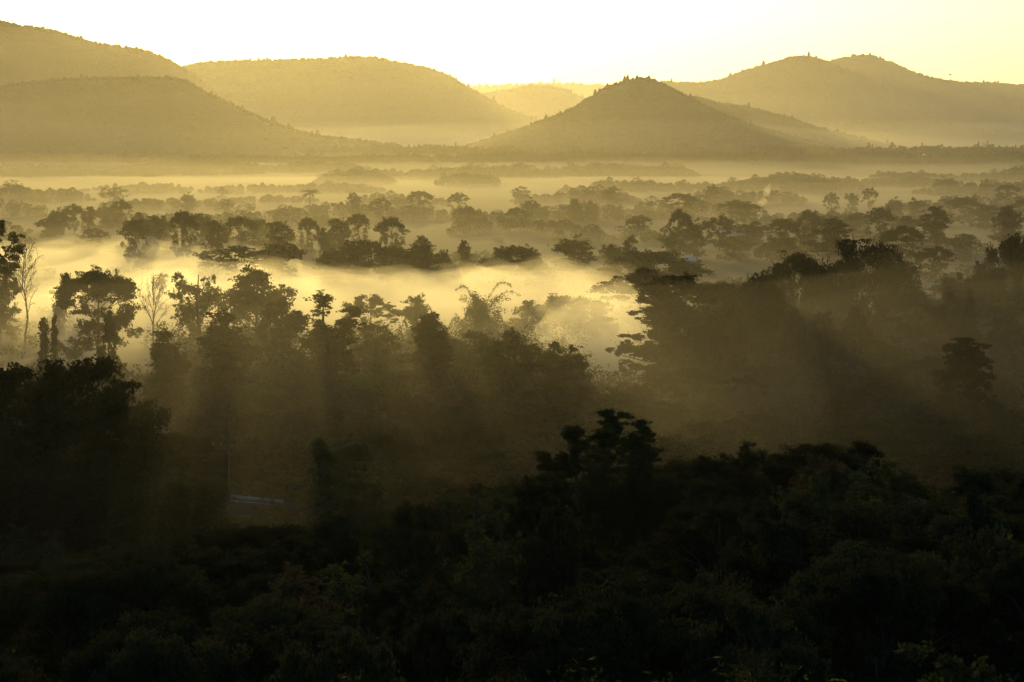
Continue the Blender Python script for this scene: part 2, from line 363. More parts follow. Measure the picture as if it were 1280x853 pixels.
def broad(kind, h, w, n, size, seed, mat):
    """broadleaf shapes: returns (trunk mesh, crown mesh, h, w)"""
    g = np.random.default_rng(seed); cs = []; rs = []
    R_ = w / 2
    def put(x, y, z, r, rz): cs.append((x, y, z)); rs.append((r, r, rz))
    if kind == 'dome':            # wide umbrella with domed top
        lop = g.uniform(0, 6.28)
        for i in range(54):
            q = math.sqrt(g.random()); a = g.uniform(0, 6.28); rr = q * R_ * 0.86 * (1 + 0.14 * math.cos(a - lop))
            z = h * (0.56 + 0.36 * math.sqrt(max(0, 1 - q * q)) * (1 + 0.08 * math.sin(3 * a + lop))) + g.normal(0, h * 0.028)
            r = R_ * g.uniform(0.1, 0.25); put(rr * math.cos(a), rr * math.sin(a), z, r, r * g.uniform(0.32, 0.6))
        for i in range(30):
            a = g.uniform(0, 6.28); rr = R_ * g.uniform(0.15, 0.82)
            put(rr * math.cos(a), rr * math.sin(a), h * g.uniform(0.14, 0.58), R_ * g.uniform(0.12, 0.22), h * g.uniform(0.05, 0.09))
        fork = 0.25
    elif kind == 'flat':          # acacia like flat layers
        for i in range(64):
            q = math.sqrt(g.random()); a = g.uniform(0, 6.28); rr = q * R_ * 0.88
            z = h * (0.9 - 0.30 * q * q) - (g.random() < 0.35) * h * g.uniform(0.1, 0.3) + g.normal(0, h * 0.025)
            r = R_ * g.uniform(0.12, 0.24); r *= 0.8; put(rr * math.cos(a), rr * math.sin(a), z, r, r * g.uniform(0.3, 0.6))
        for i in range(10):
            a = g.uniform(0, 6.28); rr = R_ * g.uniform(0.0, 0.5)
            put(rr * math.cos(a), rr * math.sin(a), h * g.uniform(0.1, 0.35), R_ * 0.2, h * 0.08)
        fork = 0.35
    elif kind == 'round':
        for i in range(48):
            d = g.normal(size=3); d /= np.linalg.norm(d); q = g.random() ** 0.4 * g.uniform(0.62, 0.9)
            z = h * (0.58 + 0.40 * 0.85 * d[2] * q)
            put(d[0] * q * R_, d[1] * q * R_, z, R_ * g.uniform(0.13, 0.34), h * g.uniform(0.04, 0.1))
        for i in range(14):
            a = g.uniform(0, 6.28); q = g.uniform(0.1, 0.75)
            put(q * R_ * math.cos(a), q * R_ * math.sin(a), h * g.uniform(0.08, 0.36), R_ * 0.28, h * 0.08)
        fork = 0.25
    elif kind == 'airy':          # loose crown of separate tufts
        for i in range(60):
            d = g.normal(size=3); d /= np.linalg.norm(d); q = g.random() ** 0.4 * 0.9
            put(d[0] * q * R_, d[1] * q * R_, h * (0.6 + 0.36 * d[2] * q), R_ * g.uniform(0.1, 0.24), h * g.uniform(0.025, 0.07))
        for i in range(10):
            a = g.uniform(0, 6.28); q = g.uniform(0.1, 0.6)
            put(q * R_ * math.cos(a), q * R_ * math.sin(a), h * g.uniform(0.08, 0.3), R_ * 0.25, h * 0.06)
        fork = 0.3
    elif kind == 'tall':          # tall irregular, spires of foliage
        lead = [(g.normal(0, .32) * R_, g.normal(0, .32) * R_, g.uniform(0.72, 0.95)) for _ in range(4)] + [(0, 0, 0.97)]
        for i in range(66):
            f = g.random() ** 0.8; lx, ly, lt = lead[int(g.integers(5))]
            z = h * (0.06 + (lt - 0.08) * f); env = R_ * (0.9 - 0.74 * f ** 1.8) * g.uniform(0.1, 0.9); a = g.uniform(0, 6.28)
            m = min(1, f * 1.6); put(lx * m + env * math.cos(a), ly * m + env * math.sin(a), z, R_ * g.uniform(0.14, 0.36), h * g.uniform(0.03, 0.07))
        fork = 0.2
    elif kind == 'layered':       # outstretched boughs with flat sprays, unequal and drooping
        for i in range(30):
            f = (i + g.uniform(-.6, .6) + .8) / 30.6; f = min(0.99, max(0.02, f + g.normal(0, .06))); z = h * (0.18 + 0.76 * f); a = i * 2.4 + g.normal(0, 0.9)
            L = R_ * g.uniform(0.5, 1.0) * (1.0 - 0.62 * f ** 1.6); n_ = 2 + int(L / R_ * 4)
            for j in range(n_):
                q = (j + 0.8) / n_; aa = a + g.normal(0, .16)
                put(L * q * math.cos(aa), L * q * math.sin(aa), z + h * (g.uniform(0.0, 0.16) * q - 0.07 * q * q) + g.normal(0, h * .016),
                    R_ * g.uniform(0.07, 0.2) * (1.15 - .5 * q), h * g.uniform(0.014, 0.042))
        for i in range(8):
            put(g.normal(0, .12) * R_, g.normal(0, .12) * R_, h * g.uniform(.5, .96), R_ * g.uniform(.1, .2), h * .035)
        fork = 0.15
    elif kind == 'mound':         # broad crown bushy down to the ground
        for i in range(90):
            q = math.sqrt(g.random()); a = g.uniform(0, 6.28); rr = q * R_ * 0.88
            top = h * (0.92 * math.sqrt(max(0, 1 - (q * 0.93) ** 2))) * (1 + 0.16 * math.sin(2.3 * a + rr * .6) + g.normal(0, 0.06))
            z = max(h * 0.08, min(h * 0.93, top * (1 if i % 3 else g.uniform(.3, .8))))
            r = R_ * g.uniform(0.09, 0.2); put(rr * math.cos(a), rr * math.sin(a), z - r * .3, r, r * g.uniform(0.4, 0.8))
        fork = 0.2
    elif kind == 'mast':          # slender tree carrying its boughs near the top
        for i in range(130):
            f = g.random() ** 0.9; z = h * (0.32 + 0.62 * f); a = g.uniform(0, 6.28); L = R_ * g.uniform(0.1, 0.95) * (1 - 0.6 * f ** 2)
            put(L * math.cos(a), L * math.sin(a), z, R_ * g.uniform(0.1, 0.22), h * g.uniform(0.008, 0.02))
        fork = 0.45
    elif kind == 'cone':          # dense cone to the ground
        for i in range(44):
            f = g.random(); z = h * (0.06 + 0.86 * f); env = R_ * 0.95 * (1 - f) ** 0.75; a = g.uniform(0, 6.28)
            put(env * math.cos(a), env * math.sin(a), z, R_ * (0.12 + 0.22 * (1 - f)), h * 0.07)
        put(0, 0, h * 0.95, R_ * 0.12, h * 0.06); fork = 0.2
    elif kind == 'spire':
        for i in range(22):
            f = g.random(); z = h * (0.1 + 0.86 * f); env = R_ * 0.6 * (1 - f); a = g.uniform(0, 6.28)
            put(env * math.cos(a), env * math.sin(a), z, R_ * (0.12 + 0.4 * (1 - f)), h * 0.035)
        put(0, 0, h * 0.97, R_ * 0.08, h * 0.03); fork = 0.1
    elif kind == 'column':
        for i in range(26):
            z = h * (0.05 + 0.9 * i / 25); a = g.uniform(0, 6.28)
            put(R_ * .35 * math.cos(a), R_ * .35 * math.sin(a), z, R_ * g.uniform(0.45, 0.7), h * 0.06)
        fork = 0.1
    else:                         # bush
        for i in range(20):
            q = math.sqrt(g.random()) * 0.75; a = g.uniform(0, 6.28)
            put(q * R_ * math.cos(a), q * R_ * math.sin(a), h * (0.3 + 0.5 * (1 - q * q) * g.uniform(0.6, 1.1)), R_ * g.uniform(0.2, 0.36), h * 0.16)
        fork = 0.06
    cs, rs = np.array(cs), np.array(rs)
    tr = MB(); r0 = max(0.14, h * 0.022)
    axis = np.array([[0, 0, -0.6], [g.normal(0, .01) * h, g.normal(0, .01) * h, fork * h], [g.normal(0, .02) * h, g.normal(0, .02) * h, 0.6 * h], [0, 0, 0.86 * h]])
    tr.tube(axis, [r0 * 1.25, r0, r0 * 0.6, r0 * 0.2], 7)
    sel = np.argsort(g.random(len(cs)))[: 16 if n > 2500 else 7]
    for i in sel:
        c = cs[i]; f = np.clip(c[2] / h - g.uniform(0.08, 0.3), fork * 0.8, 0.78)
        p0 = np.array([np.interp(f * h, axis[:, 2], axis[:, 0]), np.interp(f * h, axis[:, 2], axis[:, 1]), f * h])
        rr = r0 * (0.42 - 0.25 * f); limb(tr, p0, c, rr, rr * 0.25, g, sag=-0.05 if kind in ('layered',) else 0.06)
        if n > 5000:
            for k in range(2):
                q = c + g.normal(0, 0.7, 3) * rs[i]
                limb(tr, p0 + (c - p0) * g.uniform(.4, .8), q, rr * 0.35, rr * 0.12, g, 3, 0.02, 4)
    cr = MB(); P = crown_points(cs, rs, n, g); P[:, 2] = np.minimum(P[:, 2], h * 1.0)
    cr.leaves(P, size, g=g)
    return tr.mesh("trunk", M_BARK), cr.mesh("crown", LEAF[mat]), h, w

def bare(h, w, seed):
    g = np.random.default_rng(seed); t = MB(); tw = MB()
    top = np.array([g.normal(0, .04) * h, 0, h * 0.96])
    limb(t, (0, 0, -0.5), top, h * 0.016, h * 0.003, g, 7, 0.0, 6)
    for i in range(22):
        f = g.uniform(0.28, 0.92); p0 = np.array([top[0] * f, 0, h * 0.96 * f]); a = g.uniform(0, 6.28)
        L = w * 0.5 * g.uniform(0.5, 1.0) * (1.15 - 0.75 * f)
        p1 = p0 + np.array([math.cos(a) * L, math.sin(a) * L, L * g.uniform(0.8, 1.9)])
        p1[2] = min(p1[2], h)
        limb(t, p0, p1, h * 0.006 * (1.2 - f), h * 0.0018, g, 5, 0.06, 5)
        for k in range(9):
            q = p0 + (p1 - p0) * g.uniform(0.35, 1.0); d = (p1 - p0) / L * 0.4 + g.normal(0, 0.6, 3); d[2] = abs(d[2]) + .2
            e = q + d * L * g.uniform(0.2, 0.4); limb(tw, q, e, h * 0.0022, h * 0.001, g, 3, 0.03, 4)
            for m in range(2):
                limb(tw, q + (e - q) * g.uniform(.3, .9), e + g.normal(0, .12, 3) * L, h * 0.0014, h * 0.0008, g, 3, 0, 3)
    return t.mesh("trunk", M_BARK), tw.mesh("twigs", M_BARK), h, w

def palm(h, w, seed, mat):
    g = np.random.default_rng(seed); t = MB(); c = MB()
    t.tube([(0, 0, -.5), (0.02 * h, 0, h * .3), (0.03 * h, 0, h * 0.8)], [h * .025, h * .018, h * .016], 7)
    for i in range(26):
        a = i * 2.4; el = g.uniform(-0.5, 1.2); L = w * 0.5 * g.uniform(.85, 1.1)
        tt = np.linspace(0, 1, 7)[1:]
        out = L * tt * math.cos(el * .7); z = h * .8 + L * (math.sin(el) * tt - 0.55 * tt ** 2)
        z = np.minimum(z, h)
        rac = np.stack([0.03 * h + out * math.cos(a), out * math.sin(a), z], -1)
        c.tube(np.vstack([[0.03 * h, 0, h * .8], rac]), np.linspace(.05, .01, 7), 4)
        side = np.array([-math.sin(a), math.cos(a), 0.])
        for k in range(1, 6):
            for s in (-1, 1):
                l = L * 0.28 * (1.1 - abs(k / 5 - .45)); p = rac[k - 1]; q = rac[min(k, 5)]
                tip = (p + q) / 2 + side * s * l * .8 + (q - p) * .8 - np.array([0, 0, l * .35])
                c.add([p, q, tip], t=[[0, 1, 2]])
    return t.mesh("trunk", M_BARK), c.mesh("crown", LEAF[mat]), h, w

PR = {}
def proto(kind, lod, var):
    key = (kind, lod, var)
    if key in PR: return PR[key]
    seed = abs(hash((len(kind) * 131 + sum(map(ord, kind)), lod == 'near', lod == 'mid', var))) % 99991
    dims = {'dome': (17, 24), 'flat': (14, 20), 'round': (16, 12), 'airy': (16, 12), 'tall': (19, 11), 'layered': (19, 16),
            'cone': (10, 6.5), 'spire': (16, 5), 'column': (8, 2.6), 'bush': (4, 5), 'mound': (11, 26), 'mast': (17, 6), 'bare': (15, 9), 'palm': (13, 9)}[kind]
    mats = {'dome': 'dark', 'flat': 'dark', 'round': ['dark', 'olive', 'dark'][var % 3], 'airy': ['olive', 'brown'][var % 2],
            'tall': ['olive', 'dark', 'brown'][var % 3], 'layered': 'dark', 'cone': 'dark', 'spire': 'dark', 'column': 'dark',
            'bush': ['olive', 'brown'][var % 2], 'mound': 'dark', 'mast': 'olive', 'bare': None, 'palm': 'olive'}[kind]
    if var >= 10: mats = 'pale'
    h, w = dims
    if kind == 'bare': r = bare(h, w, seed)
    elif kind == 'palm': r = palm(h, w, seed, mats)
    else:
        area = w * h * {'airy': .45, 'spire': .6, 'column': 1.0, 'layered': .95, 'flat': .6, 'mound': 1.1, 'mast': .8, 'tall': .8, 'cone': .7}.get(kind, .75)
        size = {'near': 0.30, 'mid': 0.46, 'far': 0.8}[lod]
        n = int(area * {'near': 5.2, 'mid': 6.5, 'far': 5.0}[lod] / (size * size * 0.27 * 0.5) / 2.2)
        if kind == 'airy': n = int(n * 0.8)
        r = broad(kind, h, w, n, size, seed, mats)
    PR[key] = r; return r

TALL = []
def place(kind, lod, var, x, y, z, h, w, name, label, cat, group=None):
    if kind == 'dome' and w / h > 1.75 and lod != 'near': kind = 'mound'; name = NAMES[kind]
    tm, cm, ph, pw = proto(kind, lod, var)
    t = empty(name, (x, y, z), float(rng.uniform(0, 6.28)))
    t.scale = (w / pw, w / pw, h / ph)
    obj("trunk", tm, t); obj("twigs" if kind == 'bare' else "crown", cm, t)
    return tag(t, label, cat, group)

NAMES = {'dome': 'umbrella_tree', 'flat': 'flat_topped_tree', 'round': 'round_tree', 'airy': 'open_crowned_tree', 'tall': 'tall_tree',
         'layered': 'tiered_tree', 'cone': 'conical_tree', 'spire': 'pointed_conifer', 'column': 'vine_covered_stump', 'bush': 'bush',
         'mound': 'spreading_tree', 'mast': 'slender_tree', 'bare': 'bare_tree', 'palm': 'palm_tree'}
def tree(kind, px, ytop, wpx, Y, label, var=0, group=None, cat=None, hmin=3.0, hmax=34.0):
    if 1150 < Y < 4000: Y = min(max(Y, 39.0 / (ytop - HORIZON) * F), 3700)
    x, y, zt = at(px, ytop, Y); z = g1(x, Y)
    h = zt - z
    if not hmin <= h <= hmax: TALL.append((kind, px, ytop, Y, round(h, 1))); h = min(max(h, hmin), hmax)
    lod = 'near' if Y < 250 else 'mid' if Y < 820 else 'far'
    return place(kind, lod, var, x, Y, z - 0.1, h, wpx / F * Y, NAMES[kind], label, cat or ('bush' if kind == 'bush' else 'tree'), group)

G_ROW = "trees rising in front of the glowing mist"
T = [
 # kind, px, top row, width px, distance, label, variant
 ('tall', -4, 268, 62, 640, 'tall dark leafy tree cut off by the left picture edge', 1),
 ('bare', 30, 302, 62, 620, 'tall leafless tree with thin forking twigs beside the dark tree at the left edge', 0),
 ('dome', 122, 339, 122, 560, 'wide dark umbrella tree standing in bright mist above the two stumps', 0),
 ('cone', 137, 387, 46, 480, 'dense dark conical tree in front of the wide umbrella tree', 0),
 ('column', 54, 398, 17, 500, 'thicker vine covered stump below the wide umbrella tree', 0),
 ('column', 67, 393, 11, 505, 'thinner and taller vine covered stump beside the thick one', 1),
 ('bare', 190, 343, 50, 590, 'leafless vase shaped tree right of the wide umbrella tree', 1),
 ('palm', 202, 338, 22, 760, 'faint spiky palm in bright mist behind the vase shaped bare tree', 0),
 ('airy', 248, 325, 74, 580, 'loose crowned tree with bright gaps in its crown, right of the vase shaped bare tree', 0),
 ('round', 322, 321, 84, 580, 'full dark tree with stacked clumps, right of the loose crowned tree', 0),
 ('tall', 210, 408, 76, 455, 'dark bushy tree standing alone below the vase shaped bare tree', 1),
 ('tall', 285, 384, 110, 465, 'broad dark tree over the utility pole', 1),
 ('airy', 348, 366, 62, 500, 'backlit brown leaved tree between the stacked clump tree and the knobbly black crown', 1),
 ('tall', 404, 360, 92, 480, 'tall tree with knobbly near black crown catching light at its rim', 1),
 ('airy', 472, 398, 56, 500, 'thin sunlit tree with airy brown leaves above a dark round bush', 1),
 ('bush', 474, 444, 70, 455, 'dark round bush under the thin sunlit tree', 0),
 ('tall', 540, 386, 72, 480, 'upright rounded tree with brown lit rim left of the bamboo', 2),
 ('airy', 592, 407, 72, 495, 'thin brownish tree with light showing through below the bamboo clump', 1),
 ('round', 642, 394, 92, 465, 'broad dark leafy tree below and right of the bamboo clump', 1),
 ('tall', 692, 414, 60, 460, 'lower dark tree with ragged right side ending the lit row before the mist gap', 0),
 ('mound', 74, 446, 335, 350, 'huge dark domed tree filling the lower left below the two stumps', 1),
 ('layered', 828, 346, 118, 520, 'tall dark tree with tiers of branches reaching left over the bright mist gap', 0),
 ('tall', 856, 337, 66, 530, 'dark tree with knotty top grown into the tiered tree', 1),
 ('mound', 945, 338, 168, 500, 'wide dark umbrella tree right of the tiered tree', 2),
 ('round', 1029, 377, 34, 520, 'small dark tree squeezed between the umbrella tree and the little open trunked tree', 0),
 ('flat', 1071, 381, 46, 525, 'little dark tree with its branching trunk open to view on the right', 0),
 ('mound', 1084, 301, 168, 640, 'largest hazy domed tree right of centre behind the little open trunked tree', 0),
 ('mound', 998, 314, 116, 640, 'hazy lower dome leaning on the left of the largest hazy dome', 1),
 ('tall', 1183, 357, 54, 540, 'dark round headed tree above the tiered conifer on the right', 1),
 ('cone', 1213, 361, 38, 540, 'dark pointed tree next to the round headed tree above the conifer', 0),
 ('round', 1192, 331, 44, 680, 'hazy round tree above the round headed and pointed pair on the right', 2),
 ('mound', 1240, 335, 100, 620, 'wide hazy tree below the dark mass at the right edge', 1),
 ('mound', 1264, 291, 110, 690, 'dark heavy crowned tree cut by the right picture edge below the thin spires', 2),
 ('tall', 1268, 352, 80, 560, 'dark shaggy tree at the right edge beside the pointed tree', 0),
 ('layered', 1207, 422, 100, 425, 'big drooping tiered conifer in the shade at the right', 1),
 ('mast', 762, 500, 104, 220, 'slender tree with the tallest head on top of the near dark slope', 0),
 ('mast', 717, 520, 74, 216, 'thin spindly tree left of the tallest slender tree on the near slope', 1),
 ('mast', 802, 514, 92, 216, 'low side tree leaning right of the tallest slender tree on the near slope', 0),
 ('tall', 396, 545, 104, 325, 'pale green pyramid shaped tree beside the road railing', 10),
 ('flat', 296, 304, 124, 880, 'long flat crowned tree with light under it behind the stacked clump tree', 1),
 ('round', 348, 292, 72, 900, 'rounded tree with sparkling gaps at the right end of the long flat crown', 0),
 ('flat', 116, 284, 46, 1120, 'small flat topped tree above the low hedge on the left', 0),
 ('dome', 452, 300, 120, 890, 'hazy domed tree left of centre above the brightest mist', 0),
 ('dome', 520, 306, 110, 880, 'hazy low dome right behind the domed tree above the brightest mist', 1),
 ('round', 420, 306, 60, 880, 'small hazy tree at the left foot of the domed tree above the mist', 0),
 ('tall', 527, 292, 40, 930, 'hazy bushy tree standing on the low dome above the mist', 0),
 ('tall', 580, 296, 26, 920, 'slim ragged hazy tree at the right end of the grove above the mist', 2),
 ('dome', 640, 307, 96, 880, 'hazy bumpy tree above and right of the bamboo clump', 2),
 ('round', 662, 301, 36, 900, 'small tuft topped tree on top of the bumpy tree over the bamboo', 0),
 ('round', 718, 289, 66, 950, 'hazy dark tree with uneven top above the bright mist gap', 0),
 ('tall', 790, 291, 24, 950, 'hazy leaning shrubby tree right of the uneven topped tree', 0),
 ('round', 765, 297, 34, 930, 'hazy low tree between the uneven topped and the leaning shrubby tree', 1),
 ('dome', 815, 312, 150, 850, 'long low hazy tree below the fork topped tree', 0),
 ('airy', 839, 277, 36, 1010, 'hazy fork topped tree standing free near the centre', 0),
 ('flat', 462, 367, 84, 620, 'dark flat crowned tree in the brightest mist left of the bamboo', 0),
 ('round', 519, 361, 42, 620, 'small round tree in the brightest mist between the flat crown and the bamboo', 0),
 ('dome', 706, 368, 140, 640, 'pale mist veiled dome right of the bamboo clump', 1),
 ('flat', 800, 334, 132, 680, 'wide flat topped tree above the tiered tree', 1),
 ('round', 74, 361, 20, 640, 'small fuzzy bush shaped tree floating in mist left of the umbrella tree', 0),
 ('airy', 126, 322, 62, 700, 'ragged feathery tree in bright mist just above the wide umbrella tree', 0),
 ('round', 918, 289, 58, 1060, 'hazy round tree in front of the pale roofed house', 1),
 ('dome', 975, 296, 66, 1040, 'hazy low dome right of the tree before the pale roofed house', 0),
 ('layered', 1042, 274, 80, 1020, 'hazy tree with flat spreading tiers above the largest hazy dome', 1),
 ('dome', 1128, 283, 66, 980, 'hazy squarish crowned tree right of the flat spreading tiers', 2),
 ('dome', 1170, 308, 56, 860, 'pale low crown between the squarish tree and the heavy crown at the right edge', 1),
 ('round', 1205, 285, 50, 1040, 'faint brownish round tree left of the thin spires on the right', 1),
 ('spire', 1243, 274, 13, 1250, 'leftmost thin spire in the short row of spires at the right', 0),
 ('spire', 1254, 270, 13, 1250, 'second thin spire from the left in the short row at the right', 0),
 ('spire', 1263, 268, 13, 1250, 'third thin spire from the left in the short row at the right', 0),
 ('spire', 1275, 264, 13, 1240, 'rightmost and tallest thin spire in the short row at the right', 0),
 # --- farther, fainter
 ('palm', 388, 235, 32, 1400, 'far star shaped palm rising over the hazy wood left of centre', 0),
 ('airy', 143, 231, 46, 1350, 'far open crowned tree rising over the grove on the left', 0),
 ('round', 235, 238, 24, 1700, 'faint ball shaped tree between the left grove and the thin pale trees', 0),
 ('airy', 277, 231, 20, 2000, 'very faint thin tree above the pale thin pair left of the palm', 0),
 ('airy', 285, 246, 22, 1600, 'left one of the pale thin pair left of the far palm', 0),
 ('airy', 312, 252, 18, 1600, 'right one of the pale thin pair left of the far palm', 0),
 ('airy', 357, 253, 22, 1500, 'faint small tree just left of the far palm', 0),
 ('flat', 441, 239, 22, 1500, 'small faint tree with tilted flat top right of the far palm', 0),
 ('flat', 476, 245, 32, 1500, 'faint twin lobed flat tree right of the tilted flat top', 1),
 ('dome', 523, 238, 36, 1600, 'faint boxy crowned tree right of the twin lobed tree', 0),
 ('flat', 573, 239, 30, 1650, 'faint flat crowned tree right of the boxy crowned tree', 0),
 ('dome', 585, 258, 50, 1400, 'faint long domed crown below the flat crowned tree at centre', 1),
 ('airy', 652, 231, 30, 1600, 'faint loose topped tree at centre with a rounder one before it', 1),
 ('round', 662, 244, 28, 1500, 'faint round tree before the loose topped tree at centre', 0),
 ('dome', 645, 260, 34, 1350, 'faint small dome beneath the round tree at centre', 2),
 ('tall', 718, 247, 34, 1400, 'faint sloping topped tree left of the free standing column like tree', 0),
 ('round', 738, 245, 24, 1450, 'faint flat headed tree touching the sloping topped tree', 1),
 ('tall', 767, 231, 30, 1450, 'free standing column like far tree with notched outline at centre right', 0),
 ('dome', 800, 269, 36, 1250, 'faint low crown under the free standing column like tree', 1),
 ('dome', 848, 241, 50, 1500, 'far domed tree left of the sharp topped tree', 0),
 ('tall', 891, 230, 28, 1400, 'far sharp topped tree with a slope of foliage to its right', 1),
 ('dome', 922, 250, 60, 1380, 'sloping far crown right of the sharp topped tree', 1),
 ('flat', 1040, 239, 24, 1350, 'leftmost of three far flat headed trees in a row on the right', 0),
 ('round', 1065, 236, 20, 1350, 'middle one of three far flat headed trees in a row on the right', 1),
 ('flat', 1087, 233, 24, 1350, 'rightmost of three far flat headed trees in a row on the right', 1),
 ('round', 1120, 243, 28, 1300, 'far bushy tree between the three flat headed trees and the big far crown', 0),
 ('round', 1145, 243, 24, 1300, 'far small twin topped tree touching the big far crown', 2),
 ('round', 1182, 219, 42, 1250, 'big dark far crown highest on the right', 0),
 ('tall', 1232, 223, 24, 1250, 'far narrow dark tree right of the big far crown', 1),
 ('dome', 1258, 230, 34, 1250, 'far dark spreading tree right of the narrow dark tree', 0),
 ('round', 815, 197, 30, 2600, 'very faint round tree standing above the distant tree line at centre right', 0),
 ('round', 846, 202, 20, 2600, 'smaller very faint round tree right of the one above the distant tree line', 1),
 ('cone', 1086, 178, 11, 4350, 'left pointed conifer sticking out of the farthest tree line on the right', 0),
 ('cone', 1116, 178, 14, 4350, 'right and wider pointed conifer sticking out of the farthest tree line', 0),
]
for k, px, yt, wp, Y, lab, var in T:
    if 440 < Y < 600 and k in ('tall', 'round', 'airy'): wp *= 1.22
    if k == 'layered': wp *= 1.4
    tree(k, px, yt, wp, Y, lab, var)

# groves of the middle distance that stand as one hedge-like row each but can be told apart tree by tree
def grove(name_lab, group, items, kinds, Y0, dY, var0=0):
    for i, (px, yt, wp) in enumerate(items):
        tree(kinds[i % len(kinds)], px, yt, wp, Y0 + dY * ((i * 7) % 5 - 2) / 2, name_lab, (var0 + i) % 3, group)
grove('hazy bushy tree in the left grove below the far open crowned tree', 'trees of the left grove',
      [(72, 256, 30), (92, 255, 34), (112, 255, 30), (133, 251, 36), (152, 250, 34), (172, 262, 30), (62, 268, 40)], ['round', 'dome', 'tall'], 1250, 60)
grove('hazy bushy tree in the wide dark grove below and left of the far palm', 'trees of the wide grove',
      [(168, 274, 44), (192, 258, 46), (204, 270, 54), (228, 262, 40), (252, 256, 44), (272, 270, 40), (298, 269, 48), (322, 266, 46), (352, 272, 52),
       (384, 271, 30), (404, 273, 24), (425, 268, 40), (448, 266, 36)], ['dome', 'round', 'tall'], 1080, 80)
tree('dome', 490, 270, 42, 1050, 'hazy bell shaped tree standing right of the wide dark grove', 0)
tree('round', 500, 244, 24, 1700, 'faint low crown left of the boxy crowned tree', 2)
grove('hazy tree in the dark band under the big far crown on the right', 'trees of the right band',
      [(1010, 262, 36), (1040, 262, 40), (1068, 262, 44), (1100, 258, 44), (1135, 262, 46), (1170, 252, 60), (1205, 246, 50), (1232, 250, 50), (1262, 252, 56), (1290, 246, 50)],
      ['dome', 'round', 'tall'], 1180, 70)
grove('hazy tree in the dark band behind the pale roofed house', 'trees behind the house',
      [(868, 268, 40), (900, 270, 44), (938, 272, 60), (980, 272, 50), (1012, 270, 44), (850, 262, 36)], ['round', 'dome'], 1120, 50)

# shaded wood under the lit row, left and middle
def wood(n, x0, x1, yfun, Y0, Y1, wpx, label, group, kinds, seed, gap=None, variants=3):
    g = np.random.default_rng(seed); pts = []; tries = 0
    while len(pts) < n and tries < 6000:
        tries += 1
        Y = g.uniform(Y0, Y1); px = g.uniform(x0, x1); x = (px - 640) / F * Y
        if gap and gap[0] < px < gap[1] and Y < gap[2]: continue
        if any((x - a) ** 2 + (Y - b) ** 2 < 6.0 ** 2 for a, b in pts): continue
        pts.append((x, Y))
        k = kinds[int(g.integers(len(kinds)))]
        h = g.uniform(11, 16) * (0.66 if 285 < Y < 520 else 1.0)
        z = g1(x, Y)
        lim = at(px, yfun(px), Y)[2] - z       # stay under the photographed skyline
        h = min(h, lim)
        if h < 4: pts.pop(); continue
        w = g.uniform(*wpx) * (1.5 if k == 'dome' else 1.0)
        place(k, 'near' if Y < 250 else 'mid', int(g.integers(variants)), x, Y, z - .1, h, w, NAMES[k], label, 'tree', group)

wood(64, -60, 740, lambda p: np.interp(p, [0, 200, 300, 420, 520, 640, 740], [470, 490, 470, 465, 470, 470, 478]), 330, 470, (9, 13),
     'dim tree in the deep shade below the lit tree row', 'trees of the shaded wood', ['round', 'tall', 'dome'], 5, gap=(235, 440, 352))
wood(26, -60, 250, lambda p: 540, 300, 365, (9, 13), 'very dark tree in the shade under the huge domed tree', 'trees under the huge dome', ['round', 'dome'], 6)
wood(20, 450, 760, lambda p: 540, 296, 360, (9, 13), 'dark shaded tree between the pale pyramid tree and the near slope', 'trees behind the near slope', ['round', 'dome', 'tall'], 8)
wood(72, 745, 1340, lambda p: np.interp(p, [740, 800, 900, 1040, 1150, 1280], [468, 462, 420, 424, 432, 440]), 285, 500, (9, 14),
     'dim tree in the misty shade below the wide umbrella tree on the right', 'trees of the misty shaded wood', ['round', 'dome', 'tall'], 9)
wood(60, 880, 1360, lambda p: np.interp(p, [880, 960, 1030, 1060, 1130, 1170, 1280], [352, 352, 385, 398, 385, 345, 330]), 530, 860, (11, 16),
     'hazy tree in the mist between the big domes on the right', 'trees between the right domes', ['round', 'dome'], 10)

# near slope: dark crowns seen from above
SKY = lambda p: np.interp(p, [-100, 0, 100, 200, 240, 290, 330, 380, 440, 500, 560, 620, 700, 800, 860, 900, 1000, 1100, 1200, 1300, 1400],
                          [708, 704, 696, 690, 668, 656, 660, 650, 638, 618, 598, 575, 562, 548, 540, 545, 545, 552, 545, 535, 535])
wood(62, -120, 1400, SKY, 150, 232, (8.5, 12), 'dark crown in the unlit canopy of the near slope', 'trees of the near slope', ['round', 'dome', 'flat', 'layered', 'airy'], 21)
wood(46, -160, 1440, SKY, 84, 150, (6.5, 9.5), 'black leafy crown low on the near slope at the bottom of the picture', 'trees at the foot of the picture', ['round', 'dome', 'flat', 'airy'], 22)
for px_b, yt_b, w_b in ((285, 640, 36), (318, 640, 44), (350, 641, 40)):
    tree('bush', px_b, yt_b, w_b, 333, 'low dark bush at the foot of the road railing', 0, 'bushes below the railing', hmin=1.2)
tree('dome', 306, 653, 120, 205, 'dark domed crown just below the road railing', 1)
tree('round', 752, 548, 84, 200, 'low rounded crown at the foot of the tallest slender tree', 0)
tree('round', 800, 552, 80, 203, 'low bumpy crown right of the one at the foot of the tallest slender tree', 2)
tree('dome', 80, 700, 260, 170, 'broad dark crown at the lower left edge of the near slope', 0)
tree('bush', 1245, 640, 110, 150, 'leafy olive bush at the right edge of the near slope', 10)
tree('dome', 200, 782, 260, 110, 'broad black crown in the bottom left corner', 2)
tree('round', 690, 600, 70, 200, 'slightly lighter crown below the tallest slender tree', 11)
print("HEIGHTS", TALL)

